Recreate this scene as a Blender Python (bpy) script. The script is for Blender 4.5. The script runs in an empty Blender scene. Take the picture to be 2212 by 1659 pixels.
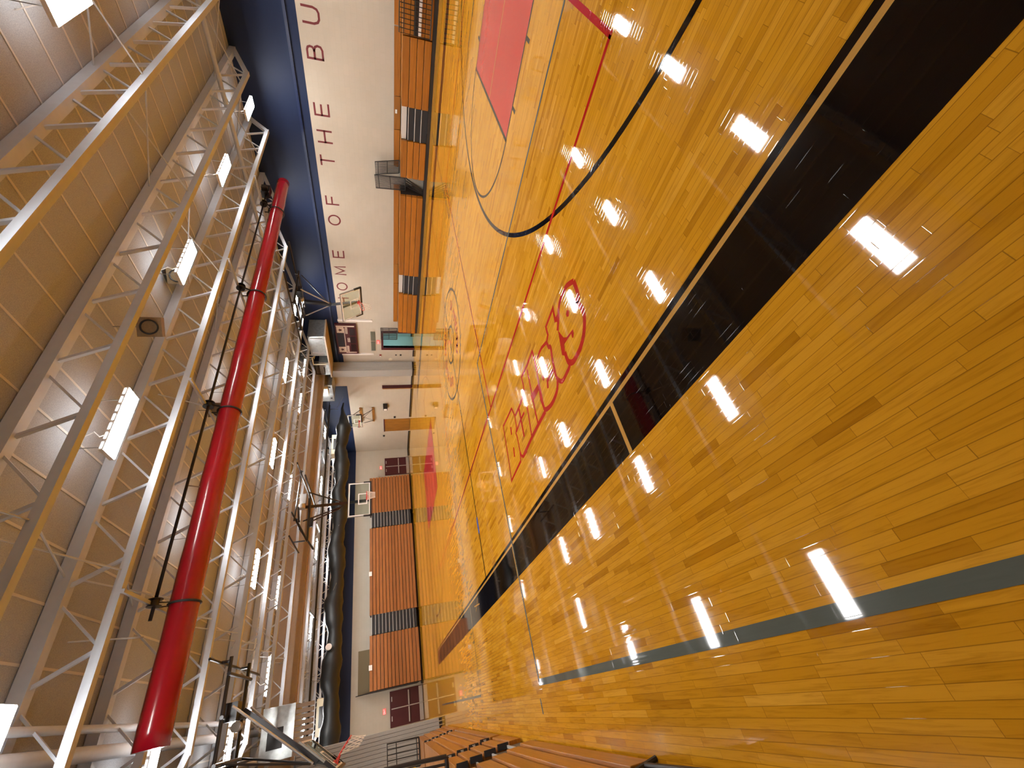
import bpy, math, random
from mathutils import Vector, Matrix
random.seed(7)
scene = bpy.context.scene
col = scene.collection
PI = math.pi

# ------------------------------------------------------------------ camera
F_PX, YAW, PITCH, ROLL, CAM_H = 897.882, 0.648582, -0.298761, -0.0243863, 2.185
f = Vector((math.sin(YAW)*math.cos(PITCH), math.cos(YAW)*math.cos(PITCH), math.sin(PITCH)))
r0 = Vector((math.cos(YAW), -math.sin(YAW), 0)); u0 = r0.cross(f)
rr = math.cos(ROLL)*r0 + math.sin(ROLL)*u0
uu = -math.sin(ROLL)*r0 + math.cos(ROLL)*u0
cam_data = bpy.data.cameras.new('camera')
cam_data.sensor_fit = 'HORIZONTAL'; cam_data.sensor_width = 36.0
cam_data.lens = 36.0*F_PX/2212.0
cam_data.clip_start = 0.05; cam_data.clip_end = 200
cam = bpy.data.objects.new('camera', cam_data); col.objects.link(cam)
M = Matrix.Identity(4)                      # the photo was taken with the phone on its side: image right is world down
for i in range(3):
    M[i][0] = -uu[i]; M[i][1] = rr[i]; M[i][2] = -f[i]
M[2][3] = CAM_H
cam.matrix_world = M
scene.camera = cam

# ------------------------------------------------------------------ world, view
world = bpy.data.worlds.new('world'); scene.world = world; world.use_nodes = True
world.node_tree.nodes['Background'].inputs[0].default_value = (0.30, 0.24, 0.18, 1)
world.node_tree.nodes['Background'].inputs[1].default_value = 0.02
vs = scene.view_settings
vs.view_transform = 'Standard'; vs.look = 'None'; vs.gamma = 1.0; vs.use_curve_mapping = False
vs.exposure = 0.0
LAMP = 98.0                                 # radiance of the lamp diffusers
LAMP_COLOR = (1.0, 0.985, 0.965)
scene.cycles.use_denoising = True
scene.cycles.max_bounces = 8
scene.cycles.sample_clamp_indirect = 6.0
scene.cycles.caustics_reflective = False
scene.cycles.caustics_refractive = False

# ------------------------------------------------------------------ materials
def nodes(name):
    m = bpy.data.materials.new(name); m.use_nodes = True
    nt = m.node_tree; return m, nt, nt.nodes['Principled BSDF']
def N(nt, t, **kw):
    n = nt.nodes.new(t)
    for k, v in kw.items(): setattr(n, k, v)
    return n
def mth(nt, op, a, b=None, c=None):
    n = nt.nodes.new('ShaderNodeMath'); n.operation = op
    for i, v in enumerate((a, b, c)):
        if v is None: continue
        if isinstance(v, (int, float)): n.inputs[i].default_value = v
        else: nt.links.new(v, n.inputs[i])
    return n.outputs[0]
def ramp(nt, fac, stops):
    n = nt.nodes.new('ShaderNodeValToRGB'); nt.links.new(fac, n.inputs[0])
    e = n.color_ramp.elements
    while len(e) < len(stops): e.new(0.5)
    for el, (p, c) in zip(e, stops): el.position = p; el.color = (*c, 1)
    return n.outputs[0]
def mixc(nt, fac, a, b, mode='MIX'):
    n = nt.nodes.new('ShaderNodeMix'); n.data_type = 'RGBA'; n.blend_type = mode
    for idx, v in ((0, fac), (6, a), (7, b)):
        if isinstance(v, (int, float)): n.inputs[idx].default_value = v
        elif isinstance(v, tuple): n.inputs[idx].default_value = (*v, 1)
        else: nt.links.new(v, n.inputs[idx])
    return n.outputs[2]
def simple(name, c, rough=0.5, metal=0.0, noise=0.0, scale=20.0, coat=0.0, bump=0.0):
    m, nt, b = nodes(name)
    b.inputs['Base Color'].default_value = (*c, 1); b.inputs['Roughness'].default_value = rough
    b.inputs['Metallic'].default_value = metal; b.inputs['Coat Weight'].default_value = coat
    if noise or bump:
        tc = N(nt, 'ShaderNodeNewGeometry'); nz = N(nt, 'ShaderNodeTexNoise'); nz.inputs['Scale'].default_value = scale
        nz.inputs['Detail'].default_value = 4
        nt.links.new(tc.outputs['Position'], nz.inputs['Vector'])
        if noise:
            d = tuple(max(0, x*(1-noise)) for x in c); e = tuple(min(1, x*(1+noise)) for x in c)
            nt.links.new(ramp(nt, nz.outputs['Fac'], [(0.3, d), (0.7, e)]), b.inputs['Base Color'])
        if bump:
            bp = N(nt, 'ShaderNodeBump'); bp.inputs['Strength'].default_value = bump; bp.inputs['Distance'].default_value = 0.01
            nt.links.new(nz.outputs['Fac'], bp.inputs['Height']); nt.links.new(bp.outputs[0], b.inputs['Normal'])
    return m
def emit(name, c, s):
    m = bpy.data.materials.new(name); m.use_nodes = True; nt = m.node_tree
    nt.nodes.clear(); o = nt.nodes.new('ShaderNodeOutputMaterial'); e = nt.nodes.new('ShaderNodeEmission')
    e.inputs[0].default_value = (*c, 1); e.inputs[1].default_value = s
    nt.links.new(e.outputs[0], o.inputs[0]); return m

def floor_like(name, paint=None, paint_mix=1.0):
    """maple strip floor with a glossy clear coat; paint lies under the same coat"""
    m, nt, b = nodes(name)
    g = N(nt, 'ShaderNodeNewGeometry'); sp = N(nt, 'ShaderNodeSeparateXYZ'); nt.links.new(g.outputs['Position'], sp.inputs[0])
    X, Y = sp.outputs[0], sp.outputs[1]
    W = 0.0572
    rowf = mth(nt, 'DIVIDE', X, W); row = mth(nt, 'FLOOR', rowf)
    wn = N(nt, 'ShaderNodeTexWhiteNoise', noise_dimensions='1D'); nt.links.new(row, wn.inputs['W'])
    ln = mth(nt, 'MULTIPLY_ADD', wn.outputs['Value'], 0.50, 0.32)
    shift = mth(nt, 'MULTIPLY', wn.outputs['Value'], 37.0)
    cf = mth(nt, 'DIVIDE', mth(nt, 'ADD', Y, shift), ln); ci = mth(nt, 'FLOOR', cf)
    cv = N(nt, 'ShaderNodeCombineXYZ'); nt.links.new(row, cv.inputs[0]); nt.links.new(ci, cv.inputs[1])
    w2 = N(nt, 'ShaderNodeTexWhiteNoise', noise_dimensions='3D'); nt.links.new(cv.outputs[0], w2.inputs['Vector'])
    # grain stretched along the strips
    mp = N(nt, 'ShaderNodeMapping'); mp.inputs['Scale'].default_value = (55, 3.0, 1)
    nt.links.new(g.outputs['Position'], mp.inputs['Vector'])
    ad = N(nt, 'ShaderNodeVectorMath', operation='ADD'); nt.links.new(mp.outputs[0], ad.inputs[0])
    sc = N(nt, 'ShaderNodeVectorMath', operation='SCALE'); nt.links.new(w2.outputs['Color'], sc.inputs[0]); sc.inputs['Scale'].default_value = 40
    nt.links.new(sc.outputs[0], ad.inputs[1])
    gr = N(nt, 'ShaderNodeTexNoise'); gr.inputs['Scale'].default_value = 1.0; gr.inputs['Detail'].default_value = 5; gr.inputs['Roughness'].default_value = 0.6
    gr.inputs['Distortion'].default_value = 0.6
    nt.links.new(ad.outputs[0], gr.inputs['Vector'])
    fx = mth(nt, 'FRACT', rowf); fy = mth(nt, 'FRACT', cf)
    ex = mth(nt, 'MINIMUM', fx, mth(nt, 'SUBTRACT', 1.0, fx))
    ey = mth(nt, 'MULTIPLY', mth(nt, 'MINIMUM', fy, mth(nt, 'SUBTRACT', 1.0, fy)), 12.0)
    edge = mth(nt, 'MINIMUM', ex, ey)
    groove = mth(nt, 'SUBTRACT', 1.0, mth(nt, 'SMOOTH_MIN', mth(nt, 'MULTIPLY', edge, 22.0), 1.0, 0.1))
    groove = mth(nt, 'MAXIMUM', groove, 0.0)
    if paint is None:
        base = ramp(nt, w2.outputs['Value'], [(0.0, (0.40, 0.160, 0.006)), (0.15, (0.525, 0.228, 0.010)), (0.6, (0.57, 0.254, 0.013)), (0.94, (0.60, 0.276, 0.018)), (1.0, (0.65, 0.315, 0.030))])
        grain = ramp(nt, gr.outputs['Fac'], [(0.25, (0.62, 0.55, 0.45)), (0.5, (1, 1, 1)), (0.8, (1.06, 1.08, 1.1))])
        c = mixc(nt, 0.75, base, grain, 'MULTIPLY')
        lg = N(nt, 'ShaderNodeTexNoise'); lg.inputs['Scale'].default_value = 0.5; nt.links.new(g.outputs['Position'], lg.inputs['Vector'])
        c = mixc(nt, 0.35, c, ramp(nt, lg.outputs['Fac'], [(0.3, (0.86, 0.84, 0.8)), (0.7, (1.08, 1.08, 1.08))]), 'MULTIPLY')
        c = mixc(nt, mth(nt, 'MULTIPLY', groove, 0.75), c, (0.10, 0.04, 0.006))
        nt.links.new(c, b.inputs['Base Color'])
    else:
        d = tuple(x*0.8 for x in paint)
        c = mixc(nt, gr.outputs['Fac'], paint, d)
        nt.links.new(c, b.inputs['Base Color'])
    b.inputs['Roughness'].default_value = 0.42
    b.inputs['Specular IOR Level'].default_value = 0.0
    b.inputs['Coat Weight'].default_value = 1.0; b.inputs['Coat Roughness'].default_value = 0.035
    b.inputs['Coat IOR'].default_value = 1.42
    # each strip is set at a slightly different tilt; seams are fine grooves
    cup = mth(nt, 'MULTIPLY', mth(nt, 'MULTIPLY', fx, mth(nt, 'SUBTRACT', w2.outputs['Value'], 0.5)), 0.30)
    wv = N(nt, 'ShaderNodeTexNoise'); wv.inputs['Scale'].default_value = 7.0; wv.inputs['Detail'].default_value = 1
    nt.links.new(g.outputs['Position'], wv.inputs['Vector'])
    h = mth(nt, 'ADD', mth(nt, 'MULTIPLY', wv.outputs['Fac'], 0.07), cup)
    h = mth(nt, 'SUBTRACT', h, mth(nt, 'MULTIPLY', groove, 0.22))
    bp = N(nt, 'ShaderNodeBump'); bp.inputs['Strength'].default_value = 0.5; bp.inputs['Distance'].default_value = 0.0004
    nt.links.new(h, bp.inputs['Height']); nt.links.new(bp.outputs[0], b.inputs['Coat Normal'])
    return m

def block_wall(name, c, rough, axis, strength=0.25):
    """painted concrete block: courses 0.2 m, blocks 0.4 m"""
    m, nt, b = nodes(name)
    g = N(nt, 'ShaderNodeNewGeometry'); sp = N(nt, 'ShaderNodeSeparateXYZ'); nt.links.new(g.outputs['Position'], sp.inputs[0])
    cb = N(nt, 'ShaderNodeCombineXYZ'); nt.links.new(sp.outputs[axis], cb.inputs[0]); nt.links.new(sp.outputs[2], cb.inputs[1])
    bt = N(nt, 'ShaderNodeTexBrick'); nt.links.new(cb.outputs[0], bt.inputs['Vector'])
    bt.inputs['Scale'].default_value = 1.0; bt.inputs['Brick Width'].default_value = 0.406; bt.inputs['Row Height'].default_value = 0.203
    bt.inputs['Mortar Size'].default_value = 0.006; bt.inputs['Mortar Smooth'].default_value = 0.6
    lo = tuple(x*0.93 for x in c)
    bt.inputs['Color1'].default_value = (*c, 1); bt.inputs['Color2'].default_value = (*tuple(x*0.975 for x in c), 1); bt.inputs['Mortar'].default_value = (*lo, 1)
    nz = N(nt, 'ShaderNodeTexNoise'); nz.inputs['Scale'].default_value = 1.3; nz.inputs['Detail'].default_value = 6; nt.links.new(g.outputs['Position'], nz.inputs['Vector'])
    cc = mixc(nt, 0.5, bt.outputs['Color'], ramp(nt, nz.outputs['Fac'], [(0.3, (0.92, 0.91, 0.9)), (0.7, (1, 1, 1))]), 'MULTIPLY')
    nt.links.new(cc, b.inputs['Base Color']); b.inputs['Roughness'].default_value = rough; b.inputs['Specular IOR Level'].default_value = 0.25
    bp = N(nt, 'ShaderNodeBump'); bp.inputs['Strength'].default_value = strength; bp.inputs['Distance'].default_value = 0.006; bp.invert = True
    nt.links.new(bt.outputs['Fac'], bp.inputs['Height']); nt.links.new(bp.outputs[0], b.inputs['Normal'])
    return m

def wood(name, c1, c2, rough, stretch, coat=0.3):
    m, nt, b = nodes(name)
    g = N(nt, 'ShaderNodeNewGeometry'); oi = N(nt, 'ShaderNodeObjectInfo')
    mp = N(nt, 'ShaderNodeMapping'); mp.inputs['Scale'].default_value = stretch; nt.links.new(g.outputs['Position'], mp.inputs['Vector'])
    nz = N(nt, 'ShaderNodeTexNoise', noise_dimensions='4D'); nz.inputs['Scale'].default_value = 1; nz.inputs['Detail'].default_value = 5
    nt.links.new(mp.outputs[0], nz.inputs['Vector']); nt.links.new(mth(nt, 'MULTIPLY', oi.outputs['Random'], 50.0), nz.inputs['W'])
    c = ramp(nt, nz.outputs['Fac'], [(0.3, c1), (0.7, c2)])
    c = mixc(nt, 1.0, c, ramp(nt, oi.outputs['Random'], [(0, (0.86, 0.84, 0.82)), (1, (1.1, 1.08, 1.05))]), 'MULTIPLY')
    nt.links.new(c, b.inputs['Base Color']); b.inputs['Roughness'].default_value = rough
    b.inputs['Coat Weight'].default_value = coat; b.inputs['Coat Roughness'].default_value = 0.25
    return m

def glass(name, tint, fac):
    m = bpy.data.materials.new(name); m.use_nodes = True; nt = m.node_tree; nt.nodes.clear()
    o = nt.nodes.new('ShaderNodeOutputMaterial'); t = nt.nodes.new('ShaderNodeBsdfTransparent'); t.inputs[0].default_value = (*tint, 1)
    gl = nt.nodes.new('ShaderNodeBsdfGlossy'); gl.inputs['Roughness'].default_value = 0.03
    mx = nt.nodes.new('ShaderNodeMixShader'); mx.inputs[0].default_value = fac
    nt.links.new(t.outputs[0], mx.inputs[1]); nt.links.new(gl.outputs[0], mx.inputs[2]); nt.links.new(mx.outputs[0], o.inputs[0])
    return m

MT = dict(
    floor=floor_like('maple_floor'),
    p_black=floor_like('black_floor_paint', (0.0025, 0.002, 0.002)),
    p_red=floor_like('red_floor_paint', (0.42, 0.018, 0.012)),
    p_key=floor_like('key_red_paint', (0.50, 0.030, 0.026)),
    p_grey=floor_like('grey_floor_paint', (0.105, 0.115, 0.095)),
    p_wood=floor_like('bare_maple_gap', (0.50, 0.26, 0.06)),
    p_blue=floor_like('blue_floor_paint', (0.06, 0.10, 0.35)),
    white_r=block_wall('cream_block_right', (0.475, 0.42, 0.34), 0.55, 1),
    white_f=block_wall('cream_block_far', (0.475, 0.425, 0.345), 0.55, 0),
    navy_r=block_wall('navy_block_right', (0.009, 0.019, 0.058), 0.55, 1, 0.12),
    navy_f=block_wall('navy_block_far', (0.008, 0.015, 0.048), 0.55, 0, 0.12),
    navy_trim=simple('navy_trim', (0.009, 0.02, 0.065), 0.3),
    letter=simple('maroon_letter_paint', (0.13, 0.008, 0.011), 0.5),
    deck=simple('wood_fibre_deck', (0.345, 0.36, 0.385), 0.9, noise=0.16, scale=60, bump=0.3),
    tee=simple('deck_tee_paint', (0.56, 0.54, 0.50), 0.6),
    steel=simple('white_truss_paint', (0.475, 0.505, 0.55), 0.55, noise=0.03, scale=8),
    lamp_white=simple('lamp_white_paint', (0.8, 0.78, 0.76), 0.4),
    lamp=emit('lamp_diffuser', LAMP_COLOR, LAMP),
    lamp_slot=emit('lamp_side_slot', LAMP_COLOR, 3.5),
    lamp_cor=emit('corridor_lamp_glow', (0.9, 1.0, 1.0), 45.0),
    lamp_top=emit('lamp_top_glow', LAMP_COLOR, 10.0),
    bleach=wood('orange_bleacher_wood', (0.24, 0.076, 0.003), (0.40, 0.145, 0.008), 0.38, (3, 1.2, 60)),
    bleach_x=wood('orange_bleacher_wood_far', (0.22, 0.072, 0.016), (0.38, 0.145, 0.036), 0.38, (1.2, 3, 60)),
    maple_panel=wood('varnished_door_wood', (0.20, 0.085, 0.012), (0.30, 0.13, 0.02), 0.35, (3, 3, 1)),
    dark=simple('black_steel', (0.012, 0.010, 0.010), 0.35),
    darkbrown=simple('dark_understructure', (0.015, 0.008, 0.006), 0.7),
    rubber=simple('black_rubber_tread', (0.011, 0.011, 0.013), 0.6),
    tread=simple('grey_brown_tread', (0.085, 0.062, 0.038), 0.6, noise=0.2, scale=90),
    alu=simple('aluminium_nosing', (0.62, 0.62, 0.60), 0.35, metal=0.4),
    galv=simple('galvanised_steel', (0.55, 0.58, 0.57), 0.32, metal=0.85, noise=0.15, scale=7),
    grey=simple('grey_partition_vinyl', (0.33, 0.32, 0.30), 0.55, noise=0.04, scale=30),
    grey_d=simple('grey_partition_seam', (0.12, 0.115, 0.105), 0.6),
    greypanel=simple('grey_filler_panel', (0.20, 0.19, 0.16), 0.6, noise=0.08, scale=8),
    plaster=simple('tan_bulkhead_board', (0.44, 0.36, 0.28), 0.7, noise=0.03, scale=10),
    maroon=simple('maroon_door_paint', (0.060, 0.007, 0.012), 0.35),
    silver=simple('brushed_steel', (0.55, 0.54, 0.53), 0.3, metal=0.7, noise=0.1, scale=40),
    red_vinyl=simple('red_curtain_vinyl', (0.27, 0.004, 0.010), 0.2, noise=0.06, scale=3, bump=0.25),
    strap=simple('black_webbing', (0.008, 0.008, 0.008), 0.6),
    black_vinyl=simple('black_curtain_vinyl', (0.006, 0.0065, 0.0065), 0.5, bump=0.6, scale=3),
    cable=simple('steel_cable', (0.30, 0.29, 0.27), 0.4, metal=0.6),
    white=simple('white_plastic', (0.78, 0.74, 0.70), 0.4),
    board_line=simple('white_board_line', (0.85, 0.84, 0.80), 0.4),
    board_frame=simple('grey_board_frame', (0.20, 0.19, 0.165), 0.4),
    glass=glass('clear_backboard_glass', (0.90, 0.94, 0.90), 0.06),
    rim=simple('orange_red_rim', (0.55, 0.035, 0.02), 0.4),
    net=simple('white_net_cord', (0.75, 0.66, 0.55), 0.8),
    score=simple('maroon_scoreboard', (0.055, 0.004, 0.006), 0.4),
    score_d=simple('dark_score_window', (0.014, 0.004, 0.004), 0.3),
    score_w=simple('cream_scoreboard_panel', (0.55, 0.45, 0.36), 0.5),
    exit=emit('lit_red_exit', (1.0, 0.16, 0.12), 1.1),
    exit_l=emit('lit_exit_letter', (1.0, 0.72, 0.66), 1.6),
    vent=simple('grey_green_grille', (0.13, 0.135, 0.10), 0.6),
    teal=simple('teal_corridor_paint', (0.22, 0.36, 0.36), 0.5),
    speaker=simple('khaki_speaker_box', (0.20, 0.145, 0.075), 0.6, noise=0.1, scale=30),
    cream=simple('cream_metal', (0.62, 0.56, 0.40), 0.4),
    brown_corr=simple('brown_corrugated', (0.20, 0.13, 0.075), 0.6),
    tanboard=simple('tan_fibre_board', (0.16, 0.115, 0.055), 0.7),
    base=simple('black_rubber_base', (0.012, 0.010, 0.010), 0.5),
    red_sm=simple('alarm_red', (0.25, 0.02, 0.02), 0.4),
    yellow=simple('yellow_tape', (0.75, 0.5, 0.05), 0.5),
    number=simple('white_seat_number', (0.7, 0.66, 0.6), 0.5),
)

# ------------------------------------------------------------------ mesh helpers
ORG = {}
def tag(o, label=None, cat=None, group=None, kind=None):
    if label: o['label'] = label
    if cat: o['category'] = cat
    if group: o['group'] = group
    if kind: o['kind'] = kind
    return o
def thing(name, label, cat, loc=(0, 0, 0), group=None):
    o = bpy.data.objects.new(name, None); col.objects.link(o); o.location = loc; o.empty_display_size = 0.2
    ORG[o.name] = Vector(loc)
    return tag(o, label, cat, group)
class MB:
    def __init__(s): s.v = []; s.f = []
    def add(s, V, Fc):
        n = len(s.v); s.v += [tuple(p) for p in V]; s.f += [tuple(i+n for i in q) for q in Fc]; return s
    def box(s, x0, x1, y0, y1, z0, z1):
        V = [(x0,y0,z0),(x1,y0,z0),(x1,y1,z0),(x0,y1,z0),(x0,y0,z1),(x1,y0,z1),(x1,y1,z1),(x0,y1,z1)]
        return s.add(V, [(3,2,1,0),(4,5,6,7),(0,1,5,4),(1,2,6,5),(2,3,7,6),(3,0,4,7)])
    def bar(s, p, q, w, h, up=(0, 0, 1)):
        p, q = Vector(p), Vector(q); d = (q-p).normalized(); up = Vector(up)
        if abs(d.dot(up)) > 0.98: up = Vector((0, 1, 0)) if abs(d.y) < 0.9 else Vector((1, 0, 0))
        a = d.cross(up).normalized(); b = a.cross(d).normalized()
        V = [c + a*sx*w/2 + b*sy*h/2 for c in (p, q) for sx, sy in ((-1,-1),(1,-1),(1,1),(-1,1))]
        return s.add(V, [(3,2,1,0),(4,5,6,7),(0,1,5,4),(1,2,6,5),(2,3,7,6),(3,0,4,7)])
    def tube(s, pts, r, n=8, closed=False, cap=True):
        pts = [Vector(p) for p in pts]; rs = r if isinstance(r, (list, tuple)) else [r]*len(pts)
        m = len(pts); V = []; Fc = []; prev = None
        for i, p in enumerate(pts):
            a = pts[(i-1) % m] if (closed or i > 0) else p; b = pts[(i+1) % m] if (closed or i < m-1) else p
            d = (b-a).normalized()
            if prev is None:
                up = Vector((0, 0, 1)) if abs(d.z) < 0.95 else Vector((1, 0, 0)); e = d.cross(up).normalized()
            else: e = (prev - d*prev.dot(d)).normalized()
            prev = e; g = d.cross(e)
            V += [p + (e*math.cos(2*PI*k/n) + g*math.sin(2*PI*k/n))*rs[i] for k in range(n)]
        for i in range(m if closed else m-1):
            j = (i+1) % m
            for k in range(n): Fc.append((i*n+k, i*n+(k+1) % n, j*n+(k+1) % n, j*n+k))
        if cap and not closed: Fc += [tuple(range(n-1, -1, -1)), tuple((m-1)*n+k for k in range(n))]
        return s.add(V, Fc)
    def disc(s, c, ax, r, t, n=24):
        c, ax = Vector(c), Vector(ax).normalized(); return s.tube([c-ax*t/2, c+ax*t/2], r, n)
    def quad(s, *p): return s.add(p, [tuple(range(len(p)))])
    def prism(s, pts, off):
        pts = [Vector(p) for p in pts]; off = Vector(off); n = len(pts)
        V = pts + [p+off for p in pts]
        Fc = [tuple(range(n-1, -1, -1)), tuple(range(n, 2*n))] + [(i, (i+1) % n, (i+1) % n+n, i+n) for i in range(n)]
        return s.add(V, Fc)
    def build(s, name, mat, parent=None, kind=None, smooth=False, bevel=0.0):
        me = bpy.data.meshes.new(name); o = ORG.get(parent.name) if parent else None
        V = [tuple(Vector(v)-o) for v in s.v] if o is not None else s.v
        me.from_pydata(V, [], s.f); me.update()
        me.materials.append(MT[mat])
        if smooth:
            for p in me.polygons: p.use_smooth = len(p.vertices) == 4
        ob = bpy.data.objects.new(name, me); col.objects.link(ob)
        if parent: ob.parent = parent; ORG[ob.name] = o if o is not None else Vector((0, 0, 0))
        else: ORG[ob.name] = Vector((0, 0, 0))
        if kind: ob['kind'] = kind
        if bevel:
            md = ob.modifiers.new('bevel', 'BEVEL'); md.width = bevel; md.segments = 2; md.limit_method = 'ANGLE'
        return ob
def copy_tree(o, parent=None):
    c = o.copy(); col.objects.link(c); ORG[c.name] = ORG.get(o.name, Vector((0, 0, 0))).copy()
    if parent: c.parent = parent
    for ch in list(o.children): copy_tree(ch, c)
    return c
def ribbon2(pts, w, closed=False):
    """mitred flat strip along 2-D points -> verts, faces"""
    P = [Vector((p[0], p[1])) for p in pts]; m = len(P); V = []
    for i, p in enumerate(P):
        a = P[(i-1) % m] if (closed or i > 0) else None; b = P[(i+1) % m] if (closed or i < m-1) else None
        d1 = (p-a).normalized() if a is not None else None; d2 = (b-p).normalized() if b is not None else None
        if d1 is None: d1 = d2
        if d2 is None: d2 = d1
        n1 = Vector((-d1.y, d1.x)); n2 = Vector((-d2.y, d2.x)); n = (n1+n2)
        n = n.normalized() if n.length > 1e-6 else n1
        k = 1/max(0.45, n.dot(n1)); V += [p+n*w/2*k, p-n*w/2*k]
    Fc = []
    for i in range(m if closed else m-1):
        j = (i+1) % m; Fc.append((2*i, 2*i+1, 2*j+1, 2*j))
    return V, Fc
def paint(mb, pts, w, z, closed=False):
    V, Fc = ribbon2(pts, w, closed); mb.add([(p.x, p.y, z) for p in V], [q[::-1] for q in Fc]); return mb
def rect(mb, x0, x1, y0, y1, z): return mb.quad((x0, y0, z), (x1, y0, z), (x1, y1, z), (x0, y1, z))
def arc(cx, cy, r, a0, a1, n=64): return [(cx+r*math.cos(math.radians(a0+(a1-a0)*i/n)), cy+r*math.sin(math.radians(a0+(a1-a0)*i/n))) for i in range(n+1)]

# ------------------------------------------------------------------ the room
XR, XL, YF, YB = 21.0, -1.9, 38.0, -4.5
ZD, ZB = 7.42, 4.92
floor = MB().box(XL-.2, XR+2.4, YB-.2, YF+.2, -0.1, 0).build('floor', 'floor', kind='structure')
# right wall: cream blocks up to ZB, navy above, with the doorway left open
DY0, DY1, DZ = 21.55, 23.05, 2.16
wr = MB()
wr.box(XR, XR+.2, YB, DY0, 0, ZB); wr.box(XR, XR+.2, DY1, YF+.2, 0, ZB); wr.box(XR, XR+.2, DY0, DY1, DZ, ZB)
wr.box(XR, XR+.2, 24.95, 27.45, ZB, ZD)
wall_r = wr.build('wall_right', 'white_r', kind='structure')
up = MB().box(XR, XR+.2, YB, 24.95, ZB, ZD).box(XR, XR+.2, 27.45, YF+.2, ZB, ZD).build('upper_wall_paint', 'navy_r', wall_r); up['label'] = 'navy blue upper wall'
lg = MB().box(XR-.07, XR, YB, 24.9, 5.26, 5.36).build('wall_ledge', 'navy_trim', wall_r); lg['label'] = 'navy ledge running along the wall'
wf = MB().box(XL-.2, XR, YF, YF+.2, 0, ZB); wall_f = wf.build('wall_far', 'white_f', kind='structure')
MB().box(XL-.2, XR, YF, YF+.2, ZB, ZD).build('upper_wall_paint', 'navy_f', wall_f)['label'] = 'navy blue upper wall'
wall_l = MB().box(XL-.2, XL, YB, YF, 0, ZB).build('wall_left', 'white_r', kind='structure')
MB().box(XL-.2, XL, YB, YF, ZB, ZD).build('upper_wall_paint', 'navy_r', wall_l)
wall_b = MB().box(XL-.2, XR+.2, YB-.2, YB, 0, ZB).build('wall_back', 'white_f', kind='structure')
MB().box(XL-.2, XR+.2, YB-.2, YB, ZB, ZD).build('upper_wall_paint', 'navy_f', wall_b)
ceil = MB().box(XL-.2, XR+.2, YB-.2, YF+.2, ZD, ZD+.15).build('ceiling', 'deck', kind='structure')
tee = MB(); x = XL+.3
while x < XR:
    tee.box(x-.02, x+.02, YB, YF, ZD-.012, ZD+.01); x += 0.82
tee.build('deck_seam', 'tee', ceil)
bb = MB(); bb.box(XR-.015, XR, 23.3, 24.0, 0, .11); bb.box(XR-.015, XR, 25.4, 32.2, 0, .11); bb.box(XR-.015, XR, 34.6, YF, 0, .11)
bb.build('baseboard_right', 'base', kind='structure')
MB().box(20.2, XR, YF-.015, YF, 0, .11).box(1.5, 18.2, YF-.015, YF, 0, .11).build('baseboard_far', 'base', kind='structure')
# lit corridor behind the open doorway
cor = MB(); cor.box(XR+2.2, XR+2.3, DY0-.3, DY1+1.2, 0, 2.6); cor.box(XR+.2, XR+2.3, DY1+1.1, DY1+1.2, 0, 2.6); cor.box(XR+.2, XR+2.3, DY0-.4, DY0-.3, 0, 2.6)
cor.box(XR+.2, XR+2.3, DY0-.4, DY1+1.2, 2.62, 2.7)
cor = cor.build('wall_corridor', 'teal', kind='structure')
MB().box(XR+2.17, XR+2.2, DY0-.3, DY1+1.1, 0, .12).build('corridor_baseboard', 'base', cor)
cl = MB().box(XR+1.0, XR+1.4, DY0, DY0+1.2, 2.55, 2.6).build('corridor_lamp', 'lamp_cor')
tag(cl, 'flush lamp inside the teal corridor behind the open doorway', 'ceiling lamp')
door1 = MB(); door1.box(XR-.03, XR+.2, DY0-.2, DY0, 0, DZ+.14); door1.box(XR-.03, XR+.2, DY1, DY1+.2, 0, DZ+.14); door1.box(XR-.03, XR+.2, DY0, DY1, DZ, DZ+.14)
door1.build('door_1', 'maroon', kind='structure')['label'] = 'dark maroon frame of the open doorway to the teal corridor'

# ------------------------------------------------------------------ letters painted on the right wall
def letter_strokes(ch):
    w = 1.0
    O = [(0.5+0.5*math.cos(t*2*PI/28), 0.5+0.5*math.sin(t*2*PI/28)) for t in range(28)]
    return {
     'H': [([(0, 0), (0, 1)], 0), ([(1, 0), (1, 1)], 0), ([(0, .5), (1, .5)], 0)],
     'O': [(O, 1)], 'M': [([(0, 0), (0.04, 1), (.5, .12), (.96, 1), (1, 0)], 0)],
     'E': [([(1, 1), (0, 1), (0, 0), (1, 0)], 0), ([(0, .52), (.9, .52)], 0)],
     'F': [([(1, 1), (0, 1), (0, 0)], 0), ([(0, .52), (.9, .52)], 0)],
     'T': [([(0, 1), (1, 1)], 0), ([(.5, 1), (.5, 0)], 0)],
     'B': [([(0, 0), (0, 1), (.62, 1), (.82, .94), (.9, .8), (.86, .64), (.62, .54), (0, .54)], 0), ([(.62, .54), (.9, .46), (1, .3), (.94, .1), (.7, 0), (0, 0)], 0)],
     'U': [([(0, 1), (0, .34), (.1, .1), (.3, 0), (.7, 0), (.9, .1), (1, .34), (1, 1)], 0)],
    }[ch]
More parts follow.
